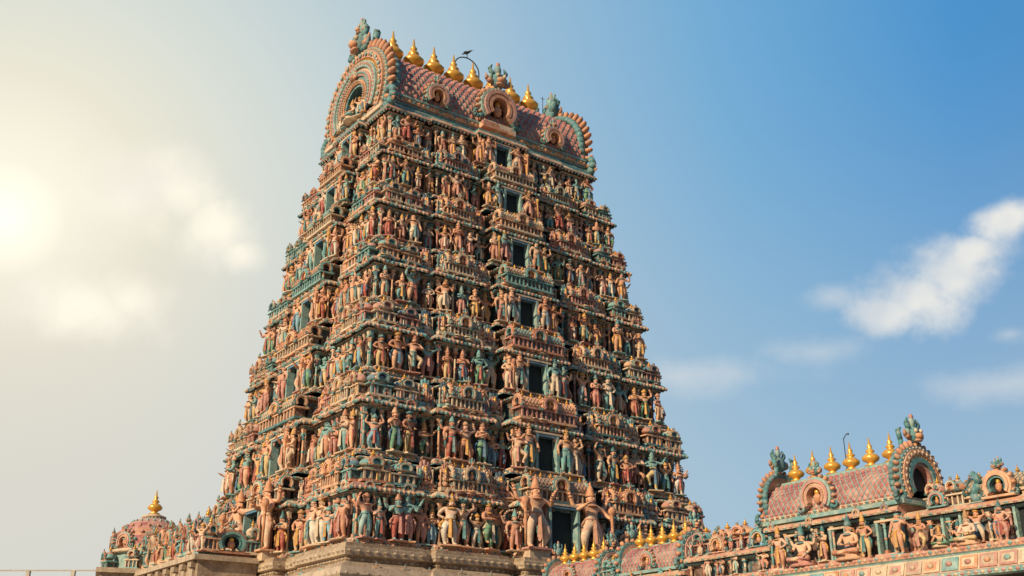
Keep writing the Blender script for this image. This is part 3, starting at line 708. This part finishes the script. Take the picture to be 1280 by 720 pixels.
def small_barrel(x0, x1, z, yc, s, nf):
    p = [(a * s, b * s) for a, b in pr]
    barrel(hb, x0, x1, yc, z, p, .2 * s + .03); hb.box(((x0 + x1) / 2, yc, z + .06), (x1 - x0 + .2, 2.9 * s, .14), 'light_teal'); hb.box(((x0 + x1) / 2, yc, z + 1.82 * s), (x1 - x0, .4 * s, .12), 'light_teal')
    for i in range(nf): finial(hb, x0 + .4 + (x1 - x0 - .8) * i / (nf - 1), yc, z + 1.85 * s, 1.1, n=10)
    for s_, xx in ((-1, x0), (1, x1)):
        hb.M = T((xx, yc, 0)) @ RZ(s_ * math.pi / 2); kudu(hb, (0, z + .95 * s), 1.45 * s, -.03, .4, [(1.0, .84, 'teal', .8), (.84, .7, 'pink', 1.0), (.7, .6, 'cream', .85), (.6, .46, 'light_teal', 1.0)], petals=13, N=20, kf=.4, beads=16); hb.M = Matrix.Identity(4)
    kudu(hb, ((x0 + x1) / 2, z + .7 * s), .62 * s, yc - 1.3 * s, .3, B3, petals=11, N=16, kf=.4)
small_barrel(-16.6, -12.6, 7.8, 2.3, .74, 5)
small_barrel(-22.6, -18.6, 7.7, 2.3, .7, 5)
place(KUTA, H, T((-17.6, 1.7, 7.7)) @ S(1.0, 1, .8), 'corner_shrine')
for i, x in enumerate((-7.6, -8.8, -10.0, -11.2)):
    if i % 2: place(KUTA, H, T((x, 1.8, 8.2)) @ S(1.15, 1.2, .85), 'corner_shrine')
    else: place(KUDU, H, T((x, 1.35, 8.2)) @ S(.46, .7, .46), 'niche_arch')
place(KUTA, H, T((-10.6, 2.6, 8.2)) @ S(1.3, 1.4, .95), 'corner_shrine')
for i in range(7): put_fig(H, T((-7.9 - i * .62, 1.15, 8.2)), .6)
for x in (.75, 1.6): place(KUTA, H, T((x, 2.0, 8.6)) @ S(.75, 1.1, .8), 'corner_shrine')
place(KUDU, H, T((1.2, 1.2, 8.6)) @ S(.34, .6, .34), 'niche_arch')
place(SHALA_L, H, T((3.6, 2.2, 8.25)) @ S(.95, 1.6, 1.05), 'barrel_shrine'); place(KUDU, H, T((3.7, 1.2, 8.6)) @ S(.54, .9, .54), 'niche_arch')
place(KUTA, H, T((6.2, 1.9, 8.6)) @ S(.9, 1.1, .75), 'corner_shrine'); place(SHALA_L, H, T((8.8, 2.2, 8.25)) @ S(.95, 1.6, 1.05), 'barrel_shrine')
for x in (-6.4, -4.4, -2.1, -.8): place(KUDU_S, H, T((x, .72, 8.68)) @ S(.17), 'cornice_kudu')
for x in (2.55, 5.0): hb.path([(x, 1.6, 8.6), (x - .15, 1.6, 8.95), (x + .1, 1.6, 9.3), (x + .02, 1.55, 9.65), (x - .2, 1.5, 9.62)], [.18, .18, .15, .12, .03], 7, 'teal')
for x, k, hh in ((-5.9, 0, 1.75), (-4.7, 2, 1.7), (-2.4, 1, 1.8), (-1.7, 0, 1.7), (-.2, 5, 1.75), (.7, 3, 1.4), (2.6, 1, 1.3), (3.9, 0, 1.4), (5.4, 2, 1.3)):
    me = SEAT[k % 3] if k in (1, 2) else F[k]
    hgt = hh / (.85 if k in (1, 2) else 1.15)
    place(me, H, T((x, .5, 7.0)) @ S(hgt * 1.15, hgt * 1.1, hgt), me.name + '_statue')
hb.path([(-3.4, 2.2, 10.7), (-3.4, 2.2, 12.2), (-3.15, 2.1, 12.35), (-3.0, 2.0, 12.3)], [.025, .02, .02, .05], 5, 'iron')
place(hb.mesh('hall_body'), H, Matrix.Identity(4), 'hall_body')
# ------------------------------------------------------------------ small shrine with dome, left
D = empty('domed_shrine', (-24.7, 75, 0), rad(20)); db = MB()
db.box((0, 0, 5), (6, 6, 10), 'stone'); db.box((0, 0, 10.15), (6.5, 6.5, .3), 'stone_pale'); db.lathe([(2.3, 10.3), (2.3, 11.6)], 16, 'light_teal', smooth=False)
db.lathe([(2.55, 11.5), (2.7, 11.6), (2.55, 11.75)], 24, 'cream')
dp = [(2.3, 11.7), (2.42, 12.1), (2.36, 12.6), (2.1, 13.1), (1.65, 13.55), (1.05, 13.9), (.5, 14.1)]
db.lathe(dp, 32, ['pink', 'tile', 'terra', 'tile', 'pink', 'light_teal'], rib=.035)
for j in range(6):
    for i in range(20):
        a = 2 * math.pi * (i + .5 * (j % 2)) / 20; r, z = dp[j]; r2, z2 = dp[j + 1]; rr_ = (r + r2) / 2
        db.octa((rr_ * math.cos(a), rr_ * math.sin(a), (z + z2) / 2), (rr_ * .09, rr_ * .09, .15), ('terra', 'light_teal', 'pink')[j % 3])
db.lathe([(.75, 14.05), (.85, 14.15), (.45, 14.3), (.3, 14.35)], 16, 'cream'); finial(db, 0, 0, 14.3, 1.7, n=12)
for i in range(8):
    db.M = RZ(i * math.pi / 4) @ T((0, -2.2, 0)); kudu(db, (0, 12.2), .62, -.1, .35, B3, petals=11, N=14, kf=.35)
db.M = Matrix.Identity(4); place(db.mesh('shrine_body'), D, Matrix.Identity(4), 'shrine_body')
for i in range(8):
    M = RZ(i * math.pi / 4 + .39); place(KUTA, D, M @ T((0, -2.75, 10.3)) @ S(.9, .9, 1.0), 'corner_shrine')
Wp = empty('side_shrine_range', (-4.14, 75.98, 0), rad(35.8)); wb = MB()
wb.box((-16.8, 5, 4.9), (3.6, 14, 9.8), 'stone'); wb.box((-16.8, 5, 9.95), (4.3, 14.6, .3), 'stone_pale')
wb.box((-16.9, 5, 10.3), (3.2, 13.4, .4), 'ledge')
for i in range(10): wb.box((-18.65, -1.4 + i * 1.42, 5), (.2, .4, 9.6), 'stone_pale'); wb.box((-18.72, -1.4 + i * 1.42, 9.55), (.35, .6, .3), 'stone')
place(wb.mesh('range_body'), Wp, Matrix.Identity(4), 'range_body')
for i in range(9):
    y = -1.2 + i * 1.55
    M = T((-18.0, y, 10.4)) @ RZ(-math.pi / 2)
    place((KUTA, SHALA)[i % 2], Wp, M @ S(1.0 if i % 2 else 1.3, 1.3, 1.35 if i % 2 else 1.6), 'shrine')
    put_fig(Wp, M @ T((.7, -.5, -.1)), 1.5)
for i in range(3): place((KUTA, KUDU, KUTA)[i], Wp, T((-18 + i * 1.3, -1.8, 10.3)) @ S(1., 1, 1.3 if i != 1 else .8), 'shrine')
# ------------------------------------------------------------------ far flat roofed building, left
B = empty('flat_roof_building', (0, 0, -.75)); bb = MB()
bb.box((-52, 98, 6.2), (44, 14, 12.4), 'plaster'); bb.box((-52, 98, 12.55), (44.8, 14.8, .3), 'stone_pale')
for i in range(12): bb.box((-73 + i * 3.7, 90.9, 12.95), (.3, .3, .5), 'plaster')
bb.box((-52, 90.9, 13.22), (43, .14, .09), 'plaster')
for i in range(12): bb.box((-72 + i * 3.6, 90.97, 9.6), (1.3, .1, 1.8), 'dark')
place(bb.mesh('building_body'), B, Matrix.Identity(4), 'building_body')
# ------------------------------------------------------------------ ground
gm = MB(); gm.add([(-3000, -3000, 0), (3000, -3000, 0), (3000, 3000, 0), (-3000, 3000, 0)], [(0, 1, 2, 3)], 'pave')
place(gm.mesh('ground'), None, Matrix.Identity(4), 'ground')
# ------------------------------------------------------------------ camera
cam = bpy.data.cameras.new('camera'); co = bpy.data.objects.new('camera', cam); sc.collection.objects.link(co)
cam.lens = 37.9; cam.sensor_width = 36; cam.clip_end = 8000
co.location = (0, 0, 1.6); co.rotation_euler = (rad(90 + 21.5), 0, 0); sc.camera = co
# ------------------------------------------------------------------ sun + sky
az, el = rad(-140), rad(27)
sd = Vector((math.sin(az) * math.cos(el), math.cos(az) * math.cos(el), math.sin(el)))
sl = bpy.data.lights.new('sun', 'SUN'); sl.energy = 5.0; sl.angle = rad(.5); sl.color = (1, .81, .56)
so = bpy.data.objects.new('sun', sl); sc.collection.objects.link(so); so.rotation_euler = sd.to_track_quat('Z', 'Y').to_euler()
w = bpy.data.worlds.new('World'); sc.world = w; w.use_nodes = True; nt = w.node_tree; nt.nodes.clear(); N = nt.nodes; L = nt.links
def mth(op, a, b=None, c=None, clamp=False):
    n = N.new('ShaderNodeMath'); n.operation = op; n.use_clamp = clamp
    for i, x in enumerate((a, b, c)):
        if x is None: continue
        if isinstance(x, (int, float)): n.inputs[i].default_value = x
        else: L.new(x, n.inputs[i])
    return n.outputs[0]
def vm(op, a, b=None):
    n = N.new('ShaderNodeVectorMath'); n.operation = op
    for i, x in enumerate((a, b)):
        if x is None: continue
        if isinstance(x, (tuple, Vector)): n.inputs[i].default_value = tuple(x)
        else: L.new(x, n.inputs[i])
    return n
def mixc(f, a, b):
    n = N.new('ShaderNodeMix'); n.data_type = 'RGBA'
    for k, x in ((0, f), (6, a), (7, b)):
        if isinstance(x, (int, float)): n.inputs[k].default_value = x
        elif isinstance(x, tuple): n.inputs[k].default_value = (*x, 1)
        else: L.new(x, n.inputs[k])
    return n.outputs[2]
def mrange(v, a, b, c=0, d=1, typ='SMOOTHSTEP'):
    n = N.new('ShaderNodeMapRange'); n.interpolation_type = typ; L.new(v, n.inputs[0])
    for i, x in enumerate((a, b, c, d)): n.inputs[i + 1].default_value = x
    return n.outputs[0]
outw = N.new('ShaderNodeOutputWorld'); bg = N.new('ShaderNodeBackground'); L.new(bg.outputs[0], outw.inputs[0])
tc = N.new('ShaderNodeTexCoord'); dvec = vm('NORMALIZE', tc.outputs['Generated']).outputs[0]
sky = N.new('ShaderNodeTexSky'); sky.sky_type = 'NISHITA'; sky.sun_disc = False
sky.sun_elevation = el; sky.sun_rotation = az; sky.dust_density = 1.0; sky.ozone_density = 2.0
nish = vm('MULTIPLY', sky.outputs[0], (.08, .08, .08)).outputs[0]
p = rad(21.5)
def dirpx(x, y):
    a, b = (x - 640) / 1348, (360 - y) / 1348
    return Vector((a, math.cos(p) - b * math.sin(p), math.sin(p) + b * math.cos(p))).normalized()
gd = dirpx(5, 275)
ang = mth('MULTIPLY', mth('ARCCOSINE', mth('MINIMUM', vm('DOT_PRODUCT', dvec, gd).outputs['Value'], .999999)), 180 / math.pi)
rp = N.new('ShaderNodeValToRGB'); L.new(mth('DIVIDE', ang, 180), rp.inputs[0]); cr = rp.color_ramp
stops = [(0, (1.7, 1.55, 1.2)), (2.8, (1.14, 1.08, .86)), (7, (.93, .89, .72)), (13, (.74, .79, .73)), (20, (.54, .67, .72)), (28, (.34, .54, .71)), (37, (.18, .44, .71)), (48, (.075, .31, .65)), (90, (.05, .15, .31)), (180, (.06, .15, .30))]
while len(cr.elements) < len(stops): cr.elements.new(.5)
for i, (a, c) in enumerate(stops): cr.elements[i].position = a / 180; cr.elements[i].color = (*c, 1)
sep = N.new('ShaderNodeSeparateXYZ'); L.new(dvec, sep.inputs[0])
hz = mrange(sep.outputs[2], .56, .08)
low = mixc(mrange(ang, 10, 45), (.78, .73, .63), (.42, .57, .67))
low = mixc(mrange(ang, 60, 110), low, (.17, .22, .27))
base = mixc(mth('MULTIPLY', hz, .9), rp.outputs[0], low)
base = mixc(.1, base, nish)
nz = N.new('ShaderNodeTexNoise'); nz.inputs['Scale'].default_value = 11; nz.inputs['Detail'].default_value = 10; nz.inputs['Roughness'].default_value = .6; L.new(dvec, nz.inputs['Vector'])
nz2 = N.new('ShaderNodeTexNoise'); nz2.inputs['Scale'].default_value = 11; nz2.inputs['Detail'].default_value = 3; L.new(vm('ADD', dvec, (0, 0, .03)).outputs[0], nz2.inputs['Vector'])
def cloudset(lst, soft, k, off=0.):
    tot = None
    for x, y, a, b in lst:
        c = dirpx(x, y); r = Vector((c.y, -c.x, 0)).normalized(); u = r.cross(c)
        dd = vm('SUBTRACT', dvec, c).outputs[0]
        q1 = mth('MULTIPLY', vm('DOT_PRODUCT', dd, r).outputs['Value'], 1348 / a); q2 = mth('MULTIPLY', vm('DOT_PRODUCT', dd, u).outputs['Value'], 1348 / b)
        ln = mth('SQRT', mth('ADD', mth('MULTIPLY', q1, q1), mth('MULTIPLY', q2, q2)))
        m = mth('SUBTRACT', 1.0, ln)
        tot = m if tot is None else mth('MAXIMUM', tot, m)
    v = mth('ADD', mth('ADD', tot, off), mth('MULTIPLY', mth('SUBTRACT', nz.outputs[0], .5), k))
    return mrange(v, 0.0, soft)
cr_ = cloudset([(1115, 390, 62, 34), (1150, 372, 75, 50), (1190, 345, 60, 50), (1212, 318, 34, 26), (1262, 272, 55, 30)], .9, 2.3, .06)
cw = cloudset([(1040, 372, 42, 20), (1020, 440, 85, 28), (1255, 480, 120, 28), (1262, 418, 30, 14), (1235, 310, 60, 26), (850, 470, 200, 30)], 1.3, 2.2)
cl = cloudset([(165, 245, 85, 58), (225, 235, 85, 55), (270, 280, 55, 55), (300, 318, 32, 26), (110, 385, 100, 48), (160, 375, 55, 42)], 1.1, 2.1, .16)
base = mixc(mth('MULTIPLY', cw, .5), base, (.74, .76, .76))
shade = mrange(nz2.outputs[0], .38, .62)
base = mixc(mth('MULTIPLY', cr_, .85), base, mixc(shade, (.95, .91, .82), (.70, .73, .75)))
base = mixc(mth('MULTIPLY', cl, .85), base, mixc(shade, (1.06, 1.0, .84), (.93, .89, .78)))
L.new(base, bg.inputs[0]); bg.inputs[1].default_value = 1.0
sc.view_settings.view_transform = 'Standard'; sc.view_settings.look = 'None'; sc.view_settings.exposure = 0
print('objects', len(sc.objects))
